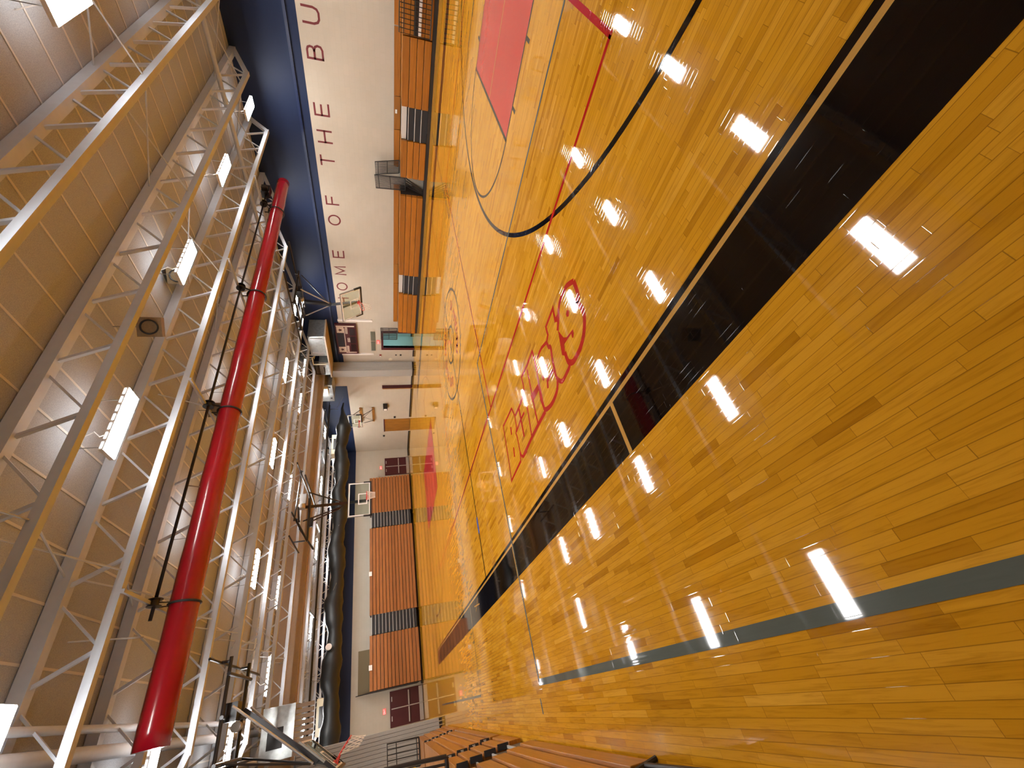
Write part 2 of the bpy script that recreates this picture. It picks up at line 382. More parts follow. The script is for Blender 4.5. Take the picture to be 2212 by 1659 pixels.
for ch, ya, yb in [('H', 18.49, 19.04), ('O', 17.33, 17.93), ('M', 16.16, 16.78), ('E', 15.11, 15.6), ('O', 12.96, 13.57), ('F', 11.95, 12.43),
                   ('T', 9.99, 10.47), ('H', 8.92, 9.47), ('E', 7.87, 8.37), ('B', 5.86, 6.36), ('U', 4.71, 5.26)]:
    mb = MB(); z0, z1, t = 4.13, 4.75, 0.075; w0 = yb-t/2; ww = yb-ya-t; hh = z1-z0-t
    for pts, closed in letter_strokes(ch):
        P = [(px*ww, z0+t/2+py*hh) for px, py in pts]
        if not closed:                      # square stroke ends
            a = Vector(P[0])-Vector(P[1]); b = Vector(P[-1])-Vector(P[-2])
            P[0] = tuple(Vector(P[0])+a.normalized()*t/2); P[-1] = tuple(Vector(P[-1])+b.normalized()*t/2)
        V, Fc = ribbon2(P, t, bool(closed))
        mb.add([(XR-.004, w0-p.x, p.y) for p in V], Fc)
    o = mb.build('painted_letter', 'letter', wall_r); o['label'] = 'maroon painted letter ' + ch

# ------------------------------------------------------------------ painted court
CX = 9.57
z = 0.0012
o = rect(rect(MB(), 1.51, 2.06, -4.4, 24.0, z), 2.105, 2.165, -4.4, 24.0, z).build('sideline_band', 'p_black', floor); o['label'] = 'wide glossy black band along the near sideline'
mb = MB(); rect(mb, 2.06, 2.105, -4.4, 24.0, z)
for y in (3.09, 7.64, 13.1): rect(mb, 1.51, 2.06, y-.03, y+.03, z*2)
mb.build('bare_wood_gap', 'p_wood', floor)
rect(MB(), 16.98, 17.6, -4.4, 24.0, z).build('sideline_band', 'p_black', floor)['label'] = 'black band along the far sideline'
for ykey, d in ((3.0, -1), (17.76, 1)):
    yb_ = ykey+d*5.85
    o = rect(MB(), CX-1.78, CX+1.78, min(ykey, yb_), max(ykey, yb_), z).build('key_paint', 'p_key', floor); o['label'] = 'red painted free throw lane'
    mb = MB(); rect(mb, CX-1.83, CX-1.78, min(ykey, yb_), max(ykey, yb_), z); rect(mb, CX+1.78, CX+1.83, min(ykey, yb_), max(ykey, yb_), z)
    rect(mb, CX-1.83, CX+1.83, min(ykey, ykey-d*.06), max(ykey, ykey-d*.06), z)
    for k in range(1, 5):
        yy = ykey+d*(.5+.95*(k-1)+.0)
        for s in (-1, 1): rect(mb, CX+s*1.83-(.2 if s < 0 else 0), CX+s*1.83+(.2 if s > 0 else 0), yy-.03, yy+.03, z)
    paint(mb, arc(CX, ykey, 1.83, 0 if d < 0 else 180, 180 if d < 0 else 360), .05, z)
    yc = -1.29 if d < 0 else 22.05
    a0 = 10 if d < 0 else 190
    paint(mb, arc(CX, yc, 6.2, a0-22, a0+182, 96), .075 if d < 0 else .06, z)
    mb.build('lane_line', 'p_black', floor)
    rect(MB(), CX-.012, CX+.012, min(ykey, yb_), max(ykey, yb_), z*2).build('lane_centre_seam', 'p_wood', floor)
mb = MB(); rect(mb, 2.1, 17.0, 10.315, 10.385, z); paint(mb, arc(CX, 10.35, 1.84, 0, 360, 72)[:-1], .08, z, True); paint(mb, arc(CX, 10.35, .62, 0, 360, 48)[:-1], .08, z, True)
rect(mb, 2.1, 17.0, 23.9, 23.96, z)
mb.build('halfcourt_line', 'p_black', floor)
mb = MB(); zz = z*1.6
rect(mb, 4.81, 4.87, .8, 20.05, zz); rect(mb, 14.07, 14.13, .8, 20.05, zz); rect(mb, 4.81, 14.13, .76, .83, zz); rect(mb, 4.81, 14.13, 20.0, 20.06, zz)
rect(mb, 4.81, 14.13, 7.19, 7.25, zz); rect(mb, 4.81, 14.13, 13.5, 13.56, zz)
o = mb.build('volleyball_line', 'p_red', floor); o['label'] = 'red volleyball court line'
mb = MB(); zz = z*2.2
rect(mb, 6.39, 6.44, .85, 7.6, zz); rect(mb, -.03, 6.44, 7.57, 7.63, zz); rect(mb, -.07, .015, -4.0, 7.63, zz)
rect(mb, -.03, 6.44, 13.1, 13.14, zz); rect(mb, -.05, .0, 13.1, 24.0, zz)
mb.build('badminton_line', 'p_grey', floor)['label'] = 'grey court line'
mb = MB(); rect(mb, 12.7, 12.75, .85, 7.6, zz); rect(mb, 12.7, 19.2, 7.57, 7.62, zz); rect(mb, 12.7, 19.2, 13.1, 13.15, zz); mb.build('badminton_line', 'p_grey', floor)
# second gym beyond the partition line
mb = MB(); rect(mb, 1.7, 20.0, 25.9, 25.95, z); rect(mb, 1.7, 20.0, 36.0, 36.05, z); paint(mb, arc(19.0, 31.5, 5.6, 90, 270), .05, z); paint(mb, arc(14.4, 31.5, 1.83, 90, 270), .05, z)
mb.build('far_court_line', 'p_black', floor)
rect(MB(), 3.2, 3.6, 10.28, 10.42, z*3).build('floor_anchor_cover', 'p_blue', floor)
mb = MB(); rect(mb, -.42, -.23, 7.69, 7.74, z*2); mb.build('floor_dash', 'p_grey', floor)
mb = MB(); paint(mb, [(1.83, 11.6), (1.9, 12.35)], .03, z*3); paint(mb, [(1.99, 11.75), (1.76, 12.2)], .03, z*3); mb.build('crossed_strip', 'p_wood', floor)
STROKES = {'outer': [(3.68,2.86),(3.79,3.02),(3.81,3.16),(3.8,3.29),(3.75,3.39),(3.68,3.45),(3.57,3.58)], 's_out': [(3.68,2.86),(3.54,2.87),(3.43,2.9),(3.44,2.97),(3.29,2.92),(3.18,2.93),(3.09,2.99),(3.01,3.09),(2.96,3.22),(2.95,3.35),(2.96,3.49),(3.03,3.58),(3.11,3.6),(3.2,3.59)],
 't_top': [(3.67,3.49),(3.74,3.55),(3.91,3.5),(3.9,3.84),(3.76,3.86),(3.72,3.96),(3.79,4.15),(3.8,4.26),(3.79,4.39)], 't_low': [(3.72,3.96),(3.62,3.95),(3.57,3.9),(3.42,3.95),(3.26,3.99),(3.15,4.01),(3.09,3.99),(2.98,3.9),(2.97,3.72),(2.99,3.59),(3.07,3.61)],
 'ts': [(3.91,3.5),(3.73,3.55),(3.71,3.43)], 'e_bot': [(3.09,3.99),(3.0,4.08),(2.96,4.22),(2.96,4.41),(3.03,4.62),(3.14,4.64),(3.3,4.61),(3.46,4.59)], 'e_in': [(3.26,3.99),(3.28,4.14),(3.29,4.29),(3.2,4.34)], 'e_dot': [(3.49,4.17),(3.42,4.22)], 'e_t': [(3.46,4.39),(3.38,4.39)],
 'l1': [(4.02,4.47),(4.01,4.8),(4.04,5.15),(3.9,5.16),(3.77,5.2)], 'l2': [(4.02,4.47),(3.82,4.5),(3.67,4.52),(3.46,4.59),(3.24,4.67),(3.01,4.64)], 'l3': [(3.96,4.85),(3.72,4.89),(3.5,4.93),(3.23,4.98),(3.03,5.0)], 'base': [(3.01,4.63),(3.02,5.01),(3.02,5.37),(3.01,5.6),(3.0,5.93)],
 'u1': [(3.77,5.2),(3.74,5.57),(3.75,5.87)], 'u2': [(3.72,5.25),(3.46,5.25),(3.24,5.31),(3.02,5.37)], 'u3': [(3.73,5.61),(3.48,5.65),(3.22,5.69)], 'u4': [(3.5,5.99),(3.53,5.71),(3.52,5.42)],
 'B': [(3.97,5.96),(4.02,6.65),(3.74,6.7),(3.41,6.75),(2.98,6.85),(3.0,6.13),(3.14,6.05),(3.4,6.02),(3.5,6.04),(3.55,5.94),(3.78,5.9),(3.97,5.96)], 'Bh1': [(3.75,6.24),(3.61,6.28)], 'Bh2': [(3.38,6.33),(3.22,6.39)], 'u5': [(3.14,6.05),(3.05,6.03),(2.99,5.94),(2.98,5.71)]}
POLYS = {'wedge': [(3.57,3.57),(3.37,3.5),(3.31,3.43),(3.26,3.24),(3.21,3.25),(3.17,3.3),(3.2,3.32),(3.25,3.31),(3.29,3.54),(3.16,3.61),(3.23,3.68),(3.38,3.63)], 'dot': [(3.56,3.21),(3.51,3.17),(3.46,3.22),(3.5,3.27),(3.54,3.26)], 'lx': [(3.48,4.56),(3.54,4.98),(3.41,4.99),(3.39,4.62)]}
WID = dict(outer=.05, s_out=.055, base=.05, e_bot=.05, t_low=.045, B=.035, u3=.05, u4=.035, Bh1=.05, Bh2=.05, e_in=.045, e_dot=.05)
def smooth_line(P):
    Q = [P[0]]
    for i in range(len(P)-1):
        p0 = Vector(P[max(0, i-1)]); p1 = Vector(P[i]); p2 = Vector(P[i+1]); p3 = Vector(P[min(len(P)-1, i+2)])
        for t in (0.33, 0.66, 1.0):
            q = 0.5*((2*p1)+(p2-p0)*t+(2*p0-5*p1+4*p2-p3)*t*t+(3*p1-p0-3*p2+p3)*t**3); Q.append((q.x, q.y))
    return Q
mb = MB(); k = 0
for n, P in STROKES.items():
    if n in ('outer', 's_out', 'e_bot', 't_low'): P = smooth_line(P)
    k += 1; paint(mb, P, WID.get(n, .038)*1.4, z+.00005*k)
for n, P in POLYS.items():
    k += 1; mb.quad(*[(a, b, z+.00005*k) for a, b in P])
mb.build('team_lettering', 'p_red', floor)['label'] = 'red outlined script lettering Bullets on the floor'
mb = MB()
for i, (a, b) in enumerate([(10.41, 9.33), (9.94, 9.19), (9.54, 9.14), (9.19, 9.12), (8.94, 9.23), (8.77, 9.35), (8.62, 9.51), (10.74, 10.86), (10.57, 11.06), (10.34, 11.29), (10.06, 11.47), (9.76, 11.58), (9.4, 11.6), (9.02, 11.5), (8.66, 11.22), (8.42, 10.9)]):
    d = Vector((a-CX, b-10.35)).normalized(); t = Vector((-d.y, d.x)); c = Vector((a, b))
    h, w = .15, .09
    paint(mb, [tuple(c-d*h-t*w), tuple(c+d*h-t*w)], .085, z*1.5)
    if i % 3 != 1: paint(mb, [tuple(c-d*h+t*w), tuple(c+d*h+t*w)], .085, z*1.5)
    paint(mb, [tuple(c-t*w+d*h*(i % 3-1)*.9), tuple(c+t*w+d*h*(i % 3-1)*.9)], .08, z*1.7)
mb.build('circle_lettering', 'p_red', floor)['label'] = 'small red letters round the centre circle'

# ------------------------------------------------------------------ roof trusses
TY = [4.15+2.36*k for k in range(-3, 15)]
XA, XB = XL+2.1, XR-2.1
def word(i): return ['first', 'second', 'third', 'fourth', 'fifth', 'sixth', 'seventh', 'eighth', 'ninth', 'tenth', 'eleventh', 'twelfth', 'thirteenth', 'fourteenth', 'fifteenth', 'sixteenth', 'seventeenth', 'eighteenth'][i]
def make_truss(XA=XL+2.1, XB=XR-2.1):
    t = thing('roof_truss', '', 'roof truss', (CX, 0, 6.45))
    MB().box(XL, XR, -.09, .09, 7.2, 7.40).build('top_chord', 'steel', t)
    MB().box(XA, XB, -.065, .065, 6.45, 6.58).build('bottom_chord', 'steel', t)
    for p, q in (((XB-.06, 0, 6.52), (XR-.05, 0, 7.26)), ((XA+.06, 0, 6.52), (XL+.05, 0, 7.26))): MB().bar(p, q, .12, .13).build('end_diagonal', 'steel', t)
    n = 13 if XB < XR-2 else 14; pitch = (XB-XA-.3)/n
    web = None
    for k in range(n+1):
        xb = XA+.15+k*pitch
        for dx, w in ((-.30*pitch, .055), (.55*pitch, .035)):
            xt = xb+dx
            if xt < XL+1.0 or xt > XR-1.0: continue
            MB().bar((xb, 0, 6.52), (xt, 0, 7.28), w, w).build('web_member', 'steel', t)
    # cross bracing to the next truss
    for bx in (2.9, 10.9, 17.9):
        MB().tube([(bx, .07, 6.55), (bx, 2.27, 7.3)], .016, 6).tube([(bx, .07, 7.25), (bx, 2.29, 6.55)], .016, 6).build('cross_brace', 'steel', t)
    return t
vis = [y for y in TY if y > 3]
t0 = make_truss()
for i, y in enumerate(TY):
    t = make_truss(XB=XR-.95) if abs(y-8.87) < .1 else (t0 if i == 0 else copy_tree(t0))
    t.location.y = y
    if y > 3: t['label'] = 'white steel roof truss, %s one out from the camera' % word(vis.index(y)); t['group'] = 'roof trusses'
    else: t['label'] = 'white steel roof truss above and behind the camera'; t['group'] = 'roof trusses behind camera'
# pipes and ducts along the room
for x_, r_, lab in ((17.35, .07, 'white round pipe under the roof deck, nearer the lettered wall'), (.83, .06, 'thinner white pipe under the roof on the left side'), (.50, .11, 'fatter white duct under the roof on the left side')):
    tag(MB().tube([(x_, YB+.1, 7.02), (x_, 24.3, 7.02)], r_, 14).build('ceiling_pipe', 'steel', smooth=True), lab, 'pipe')
# bulkhead over the partition track
bk = MB().box(XL+.01, XR-.01, 24.45, 25.3, 6.22, ZD-.01).box(XL+.01, XR-.01, 24.6, 24.68, 6.12, 6.22).build('trim_1', 'plaster', kind='structure')
bk['label'] = 'tan bulkhead across the hall above the folding partition track'

# ------------------------------------------------------------------ lamps
LY = [-2.1, 2.8, 7.7, 12.4, 17.45, 21.35, 26.3, 30.7, 34.2]
def make_lamp():
    t = thing('high_bay_light', '', 'ceiling light', (0, 0, 6.72), 'long white high bay lights')
    MB().box(-.66, .66, -.19, .19, 6.73, 6.80).build('housing', 'lamp_white', t)
    MB().box(-.645, .645, -.178, .178, 6.715, 6.732).build('diffuser', 'lamp', t)
    for s in (-1, 1):
        for k in range(7):
            x = -.57+k*.19; MB().box(x-.065, x+.065, s*.195-.004, s*.195+.004, 6.755, 6.785).build('side_slot', 'lamp_slot', t)
    MB().box(-.6, .6, -.12, .12, 6.80, 6.806).build('top_glow_strip', 'lamp_top', t)
    for x in (-.5, .5): MB().tube([(x, 0, 6.8), (x, 0, 7.41)], .008, 5).build('hanger', 'cable', t)
    MB().tube([(-.2, 0, 6.8), (-.25, .05, 7.0), (-.1, .12, 7.15), (-.2, .2, 7.4)], .01, 5).build('power_cord', 'white', t)
    return t
l0 = make_lamp(); first = True; skip = []
for r, y in enumerate(LY):
    xs = [2.2, 5.2, 10.0, 15.1, 17.7] if abs(y-21.35) < .1 else [.40, 5.18, 9.85, 14.4, 19.05]
    for c, x in enumerate(xs):
        t = l0 if first else copy_tree(l0); first = False
        t.location = (x, y, 6.72)
        if (r == 0 and c < 2) or (r == 1 and c == 0): skip.append(t); continue
        if r == 0: t['label'] = 'white high bay light behind the camera'; t['group'] = 'lights behind the camera'; continue
        t['label'] = 'white high bay light in %s row out, %s from lettered wall' % (word(r-1), ['fifth', 'fourth', 'third', 'second', 'first'][c])

for t in skip:
    for c in list(t.children): bpy.data.objects.remove(c)
    bpy.data.objects.remove(t)
# ------------------------------------------------------------------ red rolled divider curtain
t = thing('rolled_curtain', 'long shiny red vinyl divider curtain rolled up under the trusses', 'divider curtain', (9.4, 10.2, 6.0))
pts = []; rs = []; n = 60
for i in range(n+1):
    x = .35+(18.55-.35)*i/n; pts.append((x, 10.2, 6.0+.004*math.sin(i*.9))); rs.append(.255+.003*math.sin(i*2.1)-.03*i/n)
MB().tube(pts, rs, 28).build('curtain_roll', 'red_vinyl', t, smooth=True)
fl = MB()
fl.add([(x, 9.955-.012*(i % 2), zz_) for i, x in enumerate([.35+1.82*j for j in range(11)]) for zz_ in (6.03, 5.97)], [(2*i, 2*i+1, 2*i+3, 2*i+2) for i in range(10)])
sx = (2.55, 7.05, 11.5, 16.3)
for x in sx:
    ring = [(x, 10.2+.262*math.cos(a*2*PI/24), 6.0+.262*math.sin(a*2*PI/24)) for a in range(24)]
    MB().tube(ring, .022, 6, closed=True).build('strap', 'strap', t)
    MB().box(x-.03, x+.03, 8.8, 11.3, 6.40, 6.455).build('support_bar', 'steel', t); MB().bar((x, 10.2, 6.25), (x, 10.2, 6.41), .04, .012, (1, 0, 0)).build('hanging_strap', 'strap', t)
wn = thing('winch_shaft', 'black winch pipe with pulleys beside the red rolled curtain', 'winch', (9.4, 10.1, 6.5))
MB().tube([(2.25, 9.85, 6.36), (16.9, 9.85, 6.36)], .03, 10).build('shaft', 'dark', wn, smooth=True)
for x in sx:
    p = MB().disc((x-.06, 9.85, 6.36), (1, 0, 0), .12, .015).disc((x+.06, 9.85, 6.36), (1, 0, 0), .12, .015).disc((x, 9.85, 6.36), (1, 0, 0), .07, .12)
    p.build('pulley', 'dark', wn); MB().bar((x, 9.85, 6.3), (x, 9.96, 6.12), .05, .012, (1, 0, 0)).build('lift_strap', 'strap', wn)
for x in (4.9, 9.3, 14.0): MB().tube([(x, 9.85, 6.36), (x, 9.97, 6.16)], .015, 6).build('tie', 'cable', wn)
MB().box(16.9, 17.4, 9.72, 9.98, 6.24, 6.52).box(17.0, 17.2, 9.6, 9.8, 6.3, 6.5).build('winch_motor', 'dark', wn)
for x in (2.0, 7.0, 12.0, 17.0): MB().tube([(x, 9.85, 6.39), (x, 9.3, 7.2)], .014, 6).build('bracket', 'steel', wn)

# ------------------------------------------------------------------ speakers
for k, (x, y, lab) in enumerate(((7.3, 7.4, 'square khaki loudspeaker box with a dark ring hanging near the trusses'), (7.9, 11.3, 'khaki loudspeaker box half hidden behind the black winch pipe'), (9.85, 8.15, 'small khaki loudspeaker box behind a hanging light'))):
    zs_ = 7.1 if k == 2 else 6.75
    s = thing('ceiling_speaker', lab, 'loudspeaker', (x, y, zs_))
    c = Vector((x, y, zs_)); d = (Vector((0, 0, 2.2))-c); d.z *= .6; d.normalize(); a = d.cross(Vector((0, 0, 1))).normalized(); b = a.cross(d).normalized()
    R = .20
    q = [c+d*.0+a*sx_*R+b*sy_*R for sx_, sy_ in ((-1, -1), (1, -1), (1, 1), (-1, 1))]
    MB().prism(q, -d*.35).build('cabinet', 'speaker', s)
    MB().tube([c+d*.01+(a*math.cos(i*2*PI/30)+b*math.sin(i*2*PI/30))*.14 for i in range(30)], .016, 6, closed=True).build('speaker_ring', 'dark', s)
    MB().tube([c-d*.2+b*.2, c-d*.2+b*.2+Vector((0, 0, 7.4-zs_-.2))], .012, 6).build('hanger', 'cable', s)

# ------------------------------------------------------------------ bleachers
def seat_bank(name, label, side, y0, y1, zs, xf, xb, mat='bleach', topboard=None, endcap=True):
    """closed stack of bleacher rows; side +1 runs along the right wall, -1 along the left wall"""
    t = thing(name, label, 'bleacher', ((xf+xb)/2, (y0+y1)/2, 0), 'wooden bleacher sections')
    X = lambda d: xf+side*d
    lo, hi = sorted((X(.24), xb))
    MB().box(lo, hi, y0+.02, y1-.02, 0.0, zs[-1]-.03).build('understructure', 'darkbrown', t)
    for k in range(len(zs)-1):
        a, b = sorted((X(.03*k), X(.245)))
        MB().box(a, b, y0, y1, zs[k]+.012, zs[k+1]-.008).build('seat_fascia', mat, t, bevel=.008)
    a, b = sorted((X(.03*(len(zs)-2)), xb))
    MB().box(a, b, y0, y1, zs[-1]-.03, zs[-1]).build('seat_top', mat, t, bevel=.006)
    if topboard:
        a, b = sorted((xb-side*.08, xb-side*.03))
        MB().box(a, b, y0, y1, zs[-1]+.02, topboard).build('back_board', mat, t)
    return t
def aisle(name, label, side, y0, y1, zs, xf, xb, top, dark=True):
    t = thing(name, label, 'bleacher steps', ((xf+xb)/2, (y0+y1)/2, 0), 'bleacher aisle steps')
    X = lambda d: xf+side*d
    for k in range(len(zs)-1):
        a, b = sorted((X(.06+.05*k), xb-side*.02))
        MB().box(a, b, y0, y1, zs[k]+.005, zs[k+1]-.005).build('riser', 'rubber' if dark else 'tread', t)
        a, b = sorted((X(.045+.05*k), X(.085+.05*k)))
        MB().box(a, b, y0, y1, zs[k+1]-.028, zs[k+1]-.003).build('nosing', 'alu', t)
    return t
ZR = [.14, .42, .68, .95, 1.22]
XFR = 19.82
RW = XR-.02
def right_bank(lab, y0, y1): return seat_bank('bleacher_section', lab, 1, y0, y1, ZR, XFR, RW, topboard=1.49)
right_bank('orange wood bleacher section under the letters BU at the lettered wall', -4.4, 4.7)
right_bank('orange wood bleacher section under the letters HE of THE', 4.74, 7.08)
right_bank('orange wood bleacher section under the letter T of THE', 8.42, 10.05)
right_bank('long orange wood bleacher section under the letters OF', 10.95, 15.7)
right_bank('orange wood bleacher section ending beside the open teal doorway', 17.12, 20.35)
for y0, y1, lab in ((7.1, 8.4, 'black bleacher steps under the word THE'), (15.72, 17.1, 'black bleacher steps under the letters OM of HOME')):
    t = aisle('aisle_steps', lab, 1, y0, y1, [.14, .42, .68, .95], XFR, RW, 1.22)
    MB().box(XFR+.25, XFR+.75, y0, y1, 1.0, 1.2).build('top_step', 'alu', t)
    MB().box(20.90, 20.95, y0, y1, 1.22, 1.49).build('back_board', 'bleach', t)
for y0, y1, m in ((-4.4, 20.35, 0),):
    k = MB().box(XFR+.03, XFR+.06, y0, y1, 0.0, .14).build('trim_2', 'base', kind='structure'); k['label'] = 'black kick strip under the right bleachers'
tag(MB().box(20.875, 20.898, 7.6, 7.75, 1.36, 1.44).build('row_plate', 'white'), 'small white plate on the bleacher back board above the first black steps', 'plate')
# gap in the right bleachers with stored guard rails
gp = thing('bleacher_gap_filler', 'grey filler panel with black struts in the gap of the right bleachers', 'filler panel', (20.4, 10.5, 0))
MB().prism([(20.25, 10.07, .12), (20.25, 10.93, .12), (20.25, 10.6, .6), (20.25, 10.07, .95)], (.05, 0, 0)).build('panel', 'greypanel', gp)
for k in range(4): MB().bar((20.0+.04*k, 10.9-.04*k, .05), (20.3, 10.65-.13*k, .95), .06, .05).build('strut', 'dark', gp)
MB().box(XFR+.02, 20.95, 10.07, 10.93, 0, .1).build('base', 'darkbrown', gp)
def grid_rail(name, label, p00, p10, p01, n, cat='guard rail', group=None, r=.017, cross=(.12, .5)):
    """flat guard rail panel: corner, corner along, corner up; n bars"""
    p00, p10, p01 = Vector(p00), Vector(p10), Vector(p01); a = p10-p00; b = p01-p00
    t = thing(name, label, cat, tuple(p00+a*.5), group)
    MB().tube([p00, p01, p01+a, p10], r*1.25, 8).tube([p00, p10], r*1.2, 8).build('frame', 'dark', t)
    for k in range(1, n): MB().tube([p00+a*k/n, p01+a*k/n], r*.8, 6).build('bar', 'dark', t)
    for c in cross: MB().tube([p00+b*(1-c), p10+b*(1-c)], r*.8, 6).build('cross_bar', 'dark', t)
    return t
grid_rail('guard_rail', 'black barred guard rail standing on the right bleachers, nearest letter T', (20.6, 9.62, 1.255), (20.6, 10.2, 1.255), (20.6, 9.82, 2.34), 8, group='stored guard rails', r=.023)
grid_rail('guard_rail', 'black barred guard rail leaning over the grey filler panel', (20.35, 10.28, 1.0), (20.35, 10.9, .95), (20.45, 10.36, 2.38), 10, group='stored guard rails', r=.023)
grid_rail('guard_rail', 'black barred guard rail at the right bleacher end by the teal doorway', (20.3, 20.39, 1.255), (20.6, 21.75, 1.255), (20.35, 20.43, 2.3), 10, group='stored guard rails', r=.023)
grid_rail('guard_rail', 'dark barred guard rail in front of the right bleachers under letter U', (19.74, 4.66, .24), (19.74, 1.0, .24), (19.74, 4.62, 1.36), 26, cross=(.15, .5))
t = thing('bleacher_notch', 'black recess with white strip behind the guard rail under letter U', 'bleacher recess', (19.78, 3, 0))
MB().box(19.775, 19.80, .4, 4.66, .68, .84).build('recess_board', 'darkbrown', t); MB().box(19.77, 19.80, .4, 4.66, .57, .67).build('white_strip', 'white', t)

# left bleachers, beside the camera
ZL = [.03, .25, .48, .72, .97, 1.22]
XFL = -.74; LW = XL+.02
def left_bank(lab, y0, y1, zs=ZL, num=True, caps=False):
    t = seat_bank('bleacher_section', lab, -1, y0, y1, zs, XFL, LW)
    if num or caps:
        for k in range(1, len(zs)-1):
            MB().box(XFL-.06-.03*k, XFL+.028-.03*k, y0-.03, y0-.003, zs[k]+.02, zs[k+1]-.02).build('end_cap', 'rubber', t)
            if not num: continue
            mb = MB(); zc = (zs[k]+zs[k+1])/2; xx = XFL-.005-.03*k
            for j in range(3): mb.box(xx-.028+.018*j, xx-.018+.018*j, y0-.034, y0-.03, zc-.03, zc+.03-.01*(j == 1))
            mb.build('seat_number', 'number', t)
    return t
left_bank('orange wood left bleacher section farthest away beside the grey folded partition', 18.1, 22.6)
left_bank('orange wood left bleacher section with small white numbers on its black end', 11.2, 17.75)
left_bank('short orange wood left bleacher section just beyond the grey steps', 9.35, 10.95, ZL[:5]+[1.2], caps=True, num=False)
left_bank('orange wood left bleacher section nearest the camera', 4.5, 8.55, ZL[:5]+[1.2], num=False)
t = aisle('aisle_steps', 'brown grey steps with bright metal nosings between left bleacher sections', -1, 8.6, 9.32, [.03, .3, .58, .86, 1.12], XFL, LW, 1.2, dark=False)
for k in range(4): MB().box(XFL-.5-.1*k, XFL-.07-.05*k, 8.6, 9.32, .3+.27*k-.03, .3+.27*k-.004).build('tread', 'tread', t)
t = thing('bleacher_end_frame', 'black slatted steel end frame of the left bleachers at the photo edge', 'bleacher frame', (-.9, 4.1, 0))
for k in range(8): MB().tube([(-.76-.02*k, 4.46, .12+.15*k), (-.72-.04*k, 3.2, .12+.15*k)], .022, 8).build('slat', 'dark', t)
MB().tube([(-.74, 4.46, .0), (-.95, 4.46, 1.22)], .025, 8).build('post', 'dark', t)
# handrails above the left bleachers
grid_rail('guard_rail', 'black barred guard rail standing on the far left bleacher section', (-.80, 20.6, 1.25), (-1.6, 20.6, 1.25), (-.76, 20.6, 2.38), 5, r=.022, cross=(.28, .92))
gr_ = grid_rail('guard_rail', 'thick black barred guard rail on the short left bleacher section, with yellow tape', (-.78, 10.3, 1.245), (-1.4, 10.3, 1.245), (-.72, 10.3, 2.33), 6, r=.03, cross=(.05,))
MB().tube([(-.84, 10.3, 1.80), (-.84, 10.3, 1.92)], .04, 8).build('yellow_band', 'yellow', gr_)

# far bleachers (long axis along X)
ZF = [.12+.252*k for k in range(15)]
def far_bank(lab, x0, x1):
    t = thing('bleacher_section', lab, 'bleacher', ((x0+x1)/2, 36.8, 0), 'wooden bleacher sections')
    MB().box(x0+.02, x1-.02, 37.06, 37.98, 0, ZF[-1]-.03).build('understructure', 'darkbrown', t)
    for k in range(14): MB().box(x0, x1, 36.8+.012*k, 37.065, ZF[k]+.018, ZF[k+1]-.018).build('seat_fascia', 'bleach_x', t, bevel=.006)
    return t
far_bank('tall orange slatted bleacher section at the far wall, rightmost by the maroon doors', 14.3, 17.62)
far_bank('tall orange slatted bleacher section at the far wall, widest in the middle', 6.38, 13.0)
far_bank('tall orange slatted bleacher section at the far wall, leftmost under the tan board', 1.66, 5.03)
for x0, x1, lab in ((13.02, 14.28, 'black far wall bleacher steps behind the hanging glass backboard'), (5.05, 6.36, 'black far wall bleacher steps farther left, clear of the backboard')):
    t = thing('aisle_steps', lab, 'bleacher steps', ((x0+x1)/2, 36.85, 0), 'bleacher aisle steps')
    for k in range(13):
        MB().box(x0, x1, 36.86, 37.9, ZF[k]+.1, ZF[k+1]+.08).build('riser', 'rubber', t)
        MB().box(x0, x1, 36.83, 36.87, ZF[k+1]+.055, ZF[k+1]+.085).build('nosing', 'alu', t)
for x, lab in ((9.35, 'white row plate at the top of the middle far bleacher section'), (3.04, 'white row plate at the top of the leftmost far bleacher section')):
    tag(MB().box(x-.16, x+.16, 36.90, 36.93, 3.45, 3.68).build('row_plate', 'white'), lab, 'plate')
tag(MB().box(1.62, 4.3, 37.93, 37.99, 3.60, 4.45).build('wall_board', 'tanboard'), 'tan board on the far wall above the leftmost bleachers', 'board')
tag(MB().prism([(1.62, 37.95, .4), (1.62, 36.85, .3), (1.62, 36.9, 3.6), (1.62, 37.95, 4.6)], (-.04, 0, 0)).build('end_curtain', 'darkbrown'), 'black curtain closing the left end of the far bleachers', 'curtain')
# ------------------------------------------------------------------ doors on the far wall
def double_door(n, label, x0, x1, h):
    d = MB().box(x0, x1, YF-.06, YF+.001, 0.02, h).build('door_%d' % n, 'maroon', kind='structure'); d['label'] = label
    xm = (x0+x1)/2
    MB().box(xm-.03, xm+.03, YF-.09, YF-.05, .02, h-.1).build('mullion', 'silver', d)
    MB().box(x0+.12, xm-.06, YF-.14, YF-.08, .98, 1.06).build('push_bar', 'silver', d); MB().box(xm+.06, x1-.12, YF-.14, YF-.08, .98, 1.06).build('push_bar', 'silver', d)
    MB().box(x0+.04, xm-.04, YF-.075, YF-.055, .04, .3).build('kick_plate', 'silver', d); MB().box(xm+.04, x1-.04, YF-.075, YF-.055, .04, .3).build('kick_plate', 'silver', d)
    for a in (x0+.35, x1-.6): MB().box(a, a+.28, YF-.1, YF-.06, h-.16, h-.1).build('door_closer', 'silver', d)
double_door(2, 'maroon double doors at the far wall left of the bleachers', -.62, 1.44, 2.31)
double_door(3, 'maroon double doors at the far right corner', 18.25, 20.05, 2.29)
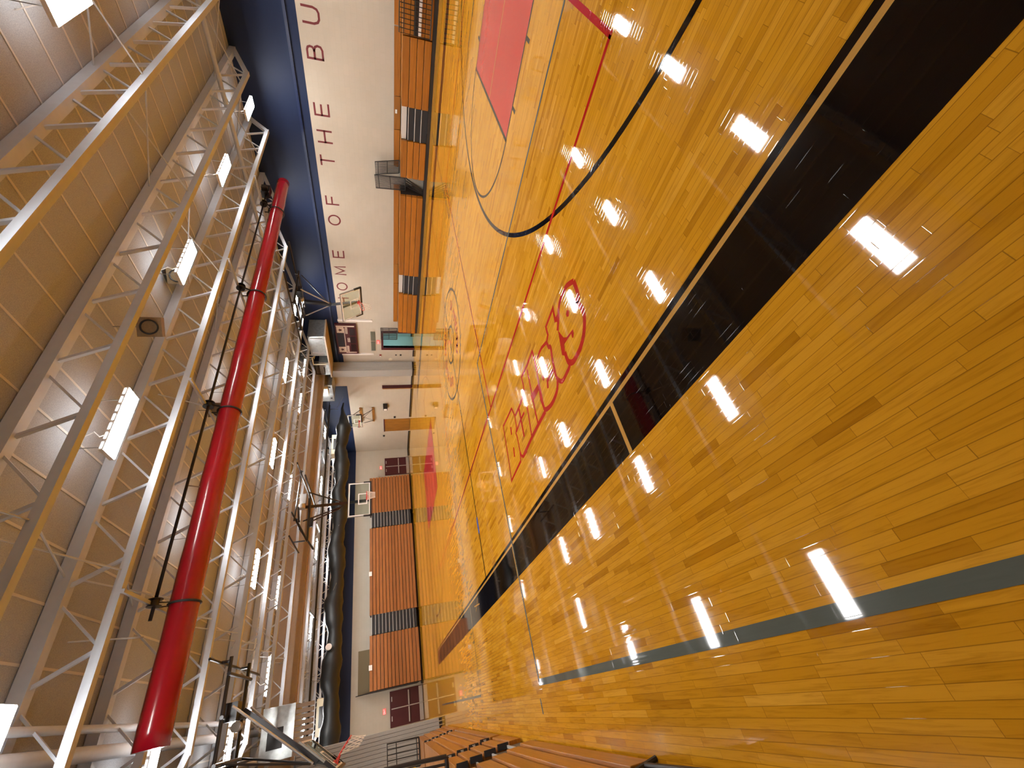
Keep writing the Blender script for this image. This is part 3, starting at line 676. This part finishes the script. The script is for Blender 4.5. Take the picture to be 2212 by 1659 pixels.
def exit_sign(label, c, ax):
    t = thing('exit_sign', label, 'exit sign', c, 'red exit signs')
    x, y, zc = c; w, h = .17, .105
    def P(a, b, d): return (x+a, y-d, zc+b) if ax == 'x' else (x-d, y-a, zc+b)
    V = [P(a, b, d) for d in (0, .05) for a, b in ((-w, -h), (w, -h), (w, h), (-w, h))]
    MB().add(V, [(3,2,1,0),(4,5,6,7),(0,1,5,4),(1,2,6,5),(2,3,7,6),(3,0,4,7)]).build('sign_box', 'exit', t)
    S = {'E': [[(1, 1), (0, 1), (0, 0), (1, 0)], [(0, .5), (.8, .5)]], 'X': [[(0, 0), (1, 1)], [(0, 1), (1, 0)]], 'I': [[(.5, 0), (.5, 1)]], 'T': [[(0, 1), (1, 1)], [(.5, 1), (.5, 0)]]}
    mb = MB()
    for i, ch in enumerate('EXIT'):
        for s in S[ch]:
            V, Fc = ribbon2([(-.125+.068*i+p*.045, -.055+q*.11) for p, q in s], .016)
            mb.add([P(v.x, v.y, .053) for v in V], Fc)
    mb.build('exit_lettering', 'exit_l', t)
exit_sign('lit red exit sign above the maroon doors left of the far bleachers', (.38, 37.995, 2.69), 'x')
exit_sign('lit red exit sign above the maroon doors in the far right corner', (19.1, 37.995, 2.65), 'x')
exit_sign('lit red exit sign above the open teal doorway', (20.995, 22.43, 2.5), 'y')

# ------------------------------------------------------------------ things on the right wall
t = thing('scoreboard', 'maroon scoreboard with cream panels on the wall above the teal doorway', 'scoreboard', (XR, 22.1, 4.5))
MB().box(XR-.16, XR-.001, 20.66, 23.52, 3.86, 5.17).build('cabinet', 'score', t, bevel=.01)
SX = XR-.165
MB().box(SX-.004, SX, 20.76, 20.86, 3.98, 5.1).box(SX-.004, SX, 23.3, 23.4, 3.95, 4.62).box(SX-.004, SX, 21.0, 23.4, 4.60, 4.64).build('cream_trim', 'score_w', t)
for y in (21.15, 23.05):
    p = MB().box(SX-.004, SX, y-.27, y+.27, 4.64, 5.08).build('logo_panel', 'score_w', t)
    star = [(SX-.008, y+.15*(1 if k % 2 == 0 else .5)*math.sin(k*PI/5), 4.86+.15*(1 if k % 2 == 0 else .5)*math.cos(k*PI/5)) for k in range(10)]
    MB().quad(*star).build('logo', 'score', p)
for y, w in ((21.2, .3), (22.1, .2), (23.02, .34)):
    p = MB().box(SX-.004, SX, y-w, y+w, 4.42-.1*(w < .25), 4.56-.1*(w < .25)).build('name_panel', 'score_w', t)
    mb = MB()
    for k in range(5 if w > .25 else 4): yy = y-w*.75+k*w*1.5/(4 if w > .25 else 3); mb.box(SX-.007, SX-.004, yy-.025, yy+.025, 4.455-.1*(w < .25), 4.525-.1*(w < .25))
    mb.build('panel_lettering', 'score', p)
MB().box(SX-.004, SX, 21.45, 22.75, 4.68, 5.08).build('top_window', 'score_d', t)
for y in (21.35, 22.1, 22.85): MB().box(SX-.004, SX, y-.33, y+.33, 3.94, 4.3).build('digit_window', 'score_d', t)
for y, lab in ((20.38, 'white conduit cover on the wall, right of the scoreboard'), (23.66, 'white conduit cover on the wall, left of the scoreboard')):
    tag(MB().box(XR-.09, XR-.001, y-.07, y+.07, 2.83, 4.95).build('conduit_cover', 'white'), lab, 'conduit')
for y0, y1, lab in ((21.42, 22.32, 'grey louvred grille above the doorway, right half of a pair'), (22.4, 23.34, 'grey louvred grille above the doorway, left half of a pair')):
    t = thing('wall_grille', lab, 'vent grille', (XR, (y0+y1)/2, 2.85), 'pair of wall grilles')
    MB().box(XR-.03, XR-.001, y0, y1, 2.69, 2.98).build('grille_back', 'vent', t)
    for k in range(5): MB().box(XR-.045, XR-.03, y0+.02, y1-.02, 2.71+.055*k, 2.74+.055*k).build('louvre', 'vent', t)
t = thing('fire_alarm', 'small red fire alarm with white face on the wall', 'fire alarm', (XR, 23.86, 2.38))
MB().box(XR-.06, XR-.001, 23.76, 23.95, 2.31, 2.45).build('alarm_body', 'red_sm', t); MB().box(XR-.075, XR-.06, 23.86, 23.94, 2.33, 2.43).build('alarm_strobe', 'white', t)
tag(MB().box(XR-.03, XR-.001, 23.77, 23.87, 1.24, 1.34).build('switch_plate', 'dark'), 'dark switch plate on the wall, upper one beside the doorway', 'switch')
tag(MB().box(XR-.03, XR-.001, 23.75, 23.9, .9, 1.02).build('switch_plate', 'dark'), 'dark outlet plate on the wall, lower one beside the doorway', 'switch')
tag(MB().disc((XR-.02, 24.3, 1.69), (1, 0, 0), .13, .03).build('wall_dial', 'cream'), 'pale round dial on the wall beside the grey partition', 'dial')
# folded partition stacks
def stack(label, x0, side, n, y0, y1, top):
    t = thing('folding_partition', label, 'partition', (x0, (y0+y1)/2, 0), 'folded partition stacks')
    for k in range(n):
        a, b = sorted((x0+side*k*.14, x0+side*(k*.14+.128)))
        p = MB().box(a, b, y0+.0*(k % 2), y1, .14, top).build('panel', 'grey', t, bevel=.006)
        MB().box(a+.015, b-.015, y0+.03, y1-.03, .0, .14).build('bottom_seal', 'dark', p)
        a, b = sorted((x0+side*(k*.14+.128), x0+side*(k*.14+.14))); MB().box(a, b, y0+.03, y1-.03, .14, top).build('seam', 'grey_d', t)
    MB().box(min(x0, x0+side*n*.14), max(x0, x0+side*n*.14), y0+.1, y1-.1, top, top+.04).build('top_seal', 'grey_d', t)
    return t
stack('stack of folded grey partition panels beside the left bleachers', -.45, -1, 10, 24.62, 25.15, 6.05)
stack('stack of folded grey partition panels at the right wall past the doorway', 20.1, 1, 6, 24.5, 25.2, 5.65)

# ------------------------------------------------------------------ far gym, right side
t = thing('wall_pad_post', 'narrow maroon and brown open door edge on the right wall of far gym', 'door edge', (XR, 27.7, 0))
MB().box(XR-.28, XR-.001, 27.5, 27.62, 0.02, 2.3).build('door_leaf', 'maple_panel', t); MB().box(XR-.3, XR-.001, 27.46, 27.5, .02, 2.33).build('edge_trim', 'maroon', t)
d4 = MB().box(XR-.05, XR+.001, 32.42, 34.4, .02, 2.2).build('door_4', 'maple_panel', kind='structure'); d4['label'] = 'wide varnished wood door on right wall of far gym'
MB().box(XR-.07, XR+.001, 32.4, 34.42, 2.2, 2.29).build('door_head', 'maroon', d4)
t = thing('wall_fan', 'small black box fan unit on the right wall of the far gym', 'wall unit', (XR, 30.3, 2.15))
MB().box(XR-.3, XR-.001, 30.0, 30.6, 1.95, 2.3).build('unit_body', 'dark', t); MB().box(XR-.34, XR-.3, 30.35, 30.55, 2.0, 2.25).build('unit_front', 'white', t)
for y, zc, lab in ((32.1, 1.35, 'black wall box beside the wide wood door'), (35.2, 2.3, 'dark alarm box left of the wide wood door'), (37.95, 1.3, 'dark box low on the wall at the far corner')):
    if y < 37: tag(MB().box(XR-.08, XR-.001, y-.09, y+.09, zc-.08, zc+.08).build('wall_box', 'dark'), lab, 'wall box')
# overhead equipment at both ends of the bulkhead
t = thing('plenum_box', 'galvanised steel box with pipes hung high by the scoreboard', 'duct box', (20.2, 23, 6.2))
MB().box(19.5, 20.98, 20.4, 22.2, 5.68, 6.62).build('sheet_metal_box', 'galv', t, bevel=.01)
MB().box(19.6, 20.98, 23.0, 24.3, 5.7, 6.3).build('sheet_metal_box', 'galv', t, bevel=.01)
MB().box(19.5, 20.98, 25.35, 27.3, 5.72, 6.65).build('sheet_metal_box', 'galv', t, bevel=.01)
MB().box(19.3, 19.5, 25.5, 26.3, 6.0, 6.5).build('cream_unit', 'cream', t, bevel=.01)
MB().box(19.45, 20.98, 20.35, 24.4, 5.60, 5.68).build('shelf', 'plaster', t)
for k, yy in enumerate((22.35, 22.6, 22.8)): MB().tube([(20.2, yy, 5.68), (20.2, yy, 6.5), (19.8, yy+.1, 6.6), (19.8, yy+.1, 7.3)], .05, 10).build('pipe', 'galv' if k else 'steel', t, smooth=True)
MB().tube([(19.5, 22.3, 6.9), (19.5, 24.2, 6.9)], .07, 10).build('pipe', 'dark', t)
MB().tube([(19.52, 22.5, 6.55), (19.52, 24.1, 6.55), (19.52, 24.1, 6.0), (19.52, 23.4, 6.0)], .035, 8).build('pipe', 'dark', t)
MB().tube([(19.45, 23.0, 5.8), (19.45, 23.0, 6.6), (19.45, 22.3, 6.6)], .045, 8).build('pipe', 'cream', t)
for yy in (20.6, 21.9): MB().box(19.46, 19.5, yy-.05, yy+.05, 5.8, 6.5).build('seam_strip', 'silver', t)
for yy in (25.6, 26.9): MB().disc((19.49, yy, 5.9), (1, 0, 0), .07, .03).build('knob', 'dark', t)
t = thing('plenum_box', 'galvanised steel box over the left folded partition behind folded hoop', 'duct box', (.4, 20.8, 6.0))
MB().box(-.42, 1.12, 20.6, 22.0, 5.55, 6.62).build('sheet_metal_box', 'galv', t, bevel=.01)
MB().box(-.1, .5, 20.585, 20.6, 5.9, 6.4).build('dark_hatch', 'dark', t)
mb = MB()
for k in range(9): mb.box(-.42+.17*k, -.30+.17*k, 20.62, 20.8, 4.95, 5.55)
mb.build('corrugated_skirt', 'brown_corr', t)
MB().tube([(-.3, 20.5, 6.6), (-.3, 20.5, 7.2), (.2, 20.5, 7.3)], .05, 8).build('pipe', 'white', t)
for k in range(5): MB().tube([(-1.0+.55*k, 20.7, 6.62), (-1.0+.55*k, 20.7, 7.18)], .018, 6).build('hanger', 'cable', t)

# far rolled black curtain, hanging slack under the far trusses
t = thing('rolled_curtain', 'long slack black rolled curtain hanging across the far gym', 'divider curtain', (9, 29.2, 5.3))
pts = []; rs = []; n = 80
for i in range(n+1):
    x = -1.2+(20.6+1.2)*i/n; ph = (i % 13)/13.0; sag = .16*math.sin(PI*ph)
    pts.append((x, 29.2+.05*math.sin(i*.7), 5.38-sag)); rs.append((.45+.07*math.sin(i*.55)+.04*math.sin(i*1.7))*(1 if i < n-8 else max(.15, (n-i)/8.0)))
MB().tube(pts, rs, 18).build('curtain_roll', 'black_vinyl', t, smooth=True)
for k in range(7):
    x = -1.2+21.8*k*13/80; MB().tube([(x, 29.2, 5.7), (x, 29.2, 6.3)], .014, 5).build('strap', 'cable', t)
    MB().tube([(x, 29.0, 5.75), (x+1.2, 28.8, 5.2)], .01, 5).build('cord', 'cable', t)
for x in (.5, 5.5, 10.5, 15.5, 19.0): MB().box(x-.03, x+.03, 27.7, 30.2, 6.37, 6.455).build('cross_bar', 'dark', t)
for i in (0, 1): MB().tube([(-1.5, 28.9+.35*i, 6.3), (20.5, 28.9+.35*i, 6.3)], .03, 6).build('support_pipe', 'dark', t)
tag(MB().disc((3.75, 28.6, 5.45), (.1, -1, -.3), .16, .12).tube([(3.75, 28.62, 5.45), (3.75, 28.9, 5.6)], .05, 8).build('round_lamp', 'white'), 'pale round lamp face against the black rolled curtain', 'round lamp')
for x, y, lab in ((18.6, 32.5, 'cream unit heater under the roof in the far right corner'), (.8, 33.0, 'cream unit heater under the roof at the far left')):
    t = thing('unit_heater', lab, 'unit heater', (x, y, 6.3), 'unit heaters')
    MB().box(x-.9, x+.9, y-.4, y+.4, 5.75, 6.4).build('heater_body', 'cream', t, bevel=.02); MB().box(x-.5, x+.5, y-.43, y-.4, 5.9, 6.25).build('heater_grille', 'dark', t)
    for s in (-.8, .8): MB().tube([(x+s, y, 6.4), (x+s, y, 7.38)], .02, 6).build('hanger', 'cable', t)

# ------------------------------------------------------------------ basketball hoops
def backboard(t, c, n, up, w=1.83, h=1.07):
    """glass board centred c, facing n"""
    c, n, up = Vector(c), Vector(n).normalized(), Vector(up).normalized(); a = up.cross(n).normalized()
    P = lambda x, y, d: c+a*x+up*y+n*d
    def plate(x0, x1, y0, y1, d0, d1):
        V = [P(x, y, d) for d in (d0, d1) for x, y in ((x0, y0), (x1, y0), (x1, y1), (x0, y1))]
        return V, [(3,2,1,0),(4,5,6,7),(0,1,5,4),(1,2,6,5),(2,3,7,6),(3,0,4,7)]
    b = MB().add(*plate(-w/2, w/2, -h/2, h/2, -.008, .008)).build('backboard', 'glass', t)
    def frame(W, H, e, d0, d1, cy=0):
        m = MB()
        for q in ((-W/2, W/2, cy+H/2-e, cy+H/2), (-W/2, W/2, cy-H/2, cy-H/2+e), (-W/2, -W/2+e, cy-H/2+e, cy+H/2-e), (W/2-e, W/2, cy-H/2+e, cy+H/2-e)): m.add(*plate(*q, d0, d1))
        return m
    frame(w-.0, h-.0, .05, .008, .012).build('border_line', 'board_line', b)
    frame(.61, .46, .05, .008, .012, -.17).build('target_square', 'board_line', b)
    frame(w+.07, h+.07, .05, -.035, .006).build('board_frame', 'board_frame', b)
    m = MB().add(*plate(-w/2-.05, w/2+.05, -h/2-.09, -h/2-.01, -.05, .03))
    for s in (-1, 1): m.add(*plate(s*(w/2+.02)-.035, s*(w/2+.02)+.035, -h/2-.09, -h/2+.32, -.05, .03))
    m.build('board_padding', 'dark', b)
    rc = P(0, -h/2+.15, .38); R = .23
    ring = [rc+(a*math.cos(i*2*PI/32)+n*math.sin(i*2*PI/32))*R for i in range(32)]
    rm = MB().tube(ring, .014, 8, closed=True)
    rm.add(*plate(-.09, .09, -h/2+.05, -h/2+.2, .01, .03))
    for s in (-1, 1): rm.tube([P(s*.08, -h/2+.08, .02), P(s*.12, -h/2+.14, .2)], .016, 6)
    rm.add(*plate(-.07, .07, -h/2+.13, -h/2+.16, .02, .17))
    rm = rm.build('rim', 'rim', t)
    dn = Vector((0, 0, -1)); net = MB(); K = 12
    lev = [(1.0, 0), (.86, .11), (.74, .22), (.65, .33), (.6, .43)]
    for s in (0, 1):
        for k in range(K):
            pts = []
            for j, (sc, d) in enumerate(lev):
                an = (k+(.5*j if s == 0 else -.5*j))*2*PI/K; pts.append(rc+(a*math.cos(an)+n*math.sin(an))*R*sc+dn*d)
            net.tube(pts, .006, 5)
    net.build('net', 'net', rm)
    return P
# main far basket, hung from the trusses
t = thing('basketball_hoop', 'glass basketball backboard hung from black truss frame before far bleachers', 'basketball hoop', (9.53, 22.4, 3.5))
P = backboard(t, (9.53, 22.4, 3.58), (0, -1, 0), (0, 0, 1))
MB().bar((9.05, 21.6, 6.2), (9.48, 22.62, 4.2), .14, .14).bar((9.48, 22.62, 4.2), (9.5, 22.58, 3.1), .12, .1).build('mast', 'dark', t)
for p, q in (((9.9, 21.7, 6.05), (9.56, 22.6, 4.5)), ((8.35, 21.6, 6.08), (9.3, 22.6, 4.45)), ((8.3, 21.6, 5.7), (9.2, 22.6, 4.55))): MB().tube([p, q], .035, 8).build('brace', 'dark', t)
for (xa, ya), (xb, yb) in (((11.15, 21.8), (8.3, 21.3)), ((9.75, 21.7), (7.35, 21.6))):
    MB().tube([(xa, ya, 6.42 if xa > 11 else 5.92), (xb, yb, 6.42 if xa > 11 else 5.82)], .04, 8).build('frame_pipe', 'dark', t)
for p, q in (((11.0, 21.6, 6.44), (9.45, 21.55, 5.82)), ((11.1, 22.2, 6.3), (9.2, 22.2, 5.66)), ((8.5, 21.5, 6.42), (7.32, 21.5, 5.8)), ((8.2, 22.1, 6.3), (7.1, 22.1, 5.6)), ((9.4, 21.5, 5.82), (7.35, 21.5, 5.8)), ((8.95, 21.3, 6.3), (8.2, 21.3, 6.2))):
    MB().tube([p, q], .045, 8).build('frame_pipe', 'dark', t)
for x, y in ((11.0, 21.6), (8.45, 21.5), (7.35, 21.5)): MB().tube([(x, y, 5.9 if x < 8 else 6.3), (x, y, 6.43)], .035, 8).build('hanger_clamp', 'dark', t); MB().tube([(x, 20.6, 6.42), (x, 23.1, 6.42)], .035, 8).build('frame_pipe', 'dark', t)
MB().box(9.15, 9.65, 21.35, 21.6, 6.0, 6.28).build('winch_motor', 'silver', t); MB().disc((9.0, 21.4, 6.16), (1, 0, 0), .16, .2).build('winch_drum', 'silver', t)
MB().box(8.0, 8.4, 21.45, 21.6, 5.62, 5.78).build('counterweight', 'dark', t)
# side baskets folded up
def side_hoop(label, s, yc, c, hinge, joint, tilt):
    """s = direction from the board towards the middle of the court"""
    t = thing('basketball_hoop', label, 'basketball hoop', (c[0], yc, c[2]))
    n = Vector((s*math.cos(tilt), 0, -math.sin(tilt))); up_ = Vector((s*math.sin(tilt), 0, math.cos(tilt)))
    P = backboard(t, c, n, up_)
    MB().bar(hinge, joint, .15, .15).build('mast', 'dark', t)
    MB().bar(joint, P(0, -.3, -.08), .11, .11).build('board_arm', 'dark', t)
    MB().bar(P(0, .45, -.06), P(0, -.5, -.06), .12, .05, n).build('board_spine', 'board_frame', t)
    h = Vector(hinge); j = Vector(joint)
    for d in (-.9, .9):
        MB().tube([h+Vector((s*.1, d, .05)), j+Vector((0, d*.1, .1))], .03, 8).build('brace', 'silver', t)
        MB().tube([h+Vector((-s*1.0, d, .1)), j+Vector((0, d*.15, .15))], .025, 8).build('brace', 'dark', t)
        MB().tube([h+Vector((s*1.2, d, .25)), h+Vector((-s*1.3, d, .25))], .045, 8).build('frame_pipe', 'dark', t)
        for e in (-1.1, 1.1): MB().tube([h+Vector((e, d, .25)), (h.x+e, h.y+d, 6.45)], .035, 8).build('hanger_clamp', 'dark', t)
    for e in (-1.1, 1.1): MB().tube([(h.x+e, 13.5, 6.42), (h.x+e, 18.4, 6.42)], .035, 8).build('frame_pipe', 'dark', t)
    for e in (-1.0, -.1, .8): MB().tube([h+Vector((e, -1.1, .2)), h+Vector((e, 1.1, .2))], .045, 8).build('frame_pipe', 'dark', t)
    MB().box(h.x-.2, h.x+.2, yc-.65, yc-.25, h.z+.0, h.z+.28).build('winch_motor', 'dark', t)
    MB().disc((h.x-s*.3, yc+.3, h.z+.2), (0, 1, 0), .12, .2).build('winch_drum', 'silver', t)
    return t
side_hoop('tilted glass backboard folded up near the lettered wall below the word HOME', -1, 16.1, (17.75, 16.12, 3.74), (18.1, 16.3, 6.05), (18.15, 16.5, 4.78), .56)
side_hoop('folded glass backboard seen edge on above the left bleachers', 1, 15.3, (-.4, 15.2, 3.93), (.9, 15.3, 5.95), (-.55, 15.25, 4.05), .70)
# wall mounted basket in the far gym
t = thing('basketball_hoop', 'wall mounted glass backboard on wooden cleats at the far gym right wall', 'basketball hoop', (20.2, 31, 3.6))
backboard(t, (19.7, 30.5, 4.53), (-1, 0, 0), (0, 0, 1), 1.75, .97)
for zc in (4.12, 3.12): MB().box(XR-.09, XR-.001, 30.45, 32.55, zc-.09, zc+.09).build('wall_cleat', 'maple_panel', t)
for y in (30.65, 32.35):
    for zc, zt in ((4.12, 4.9), (3.12, 4.1)): MB().tube([(XR-.1, y, zc), (19.75, 30.5+(y-31.5)*.6, zt)], .025, 8).build('strut', 'dark', t)
MB().tube([(XR-.1, 30.7, 3.2), (20.0, 30.9, 4.1)], .015, 6).tube([(XR-.1, 32.3, 3.2), (20.0, 30.2, 4.1)], .015, 6).build('cross_wire', 'dark', t)
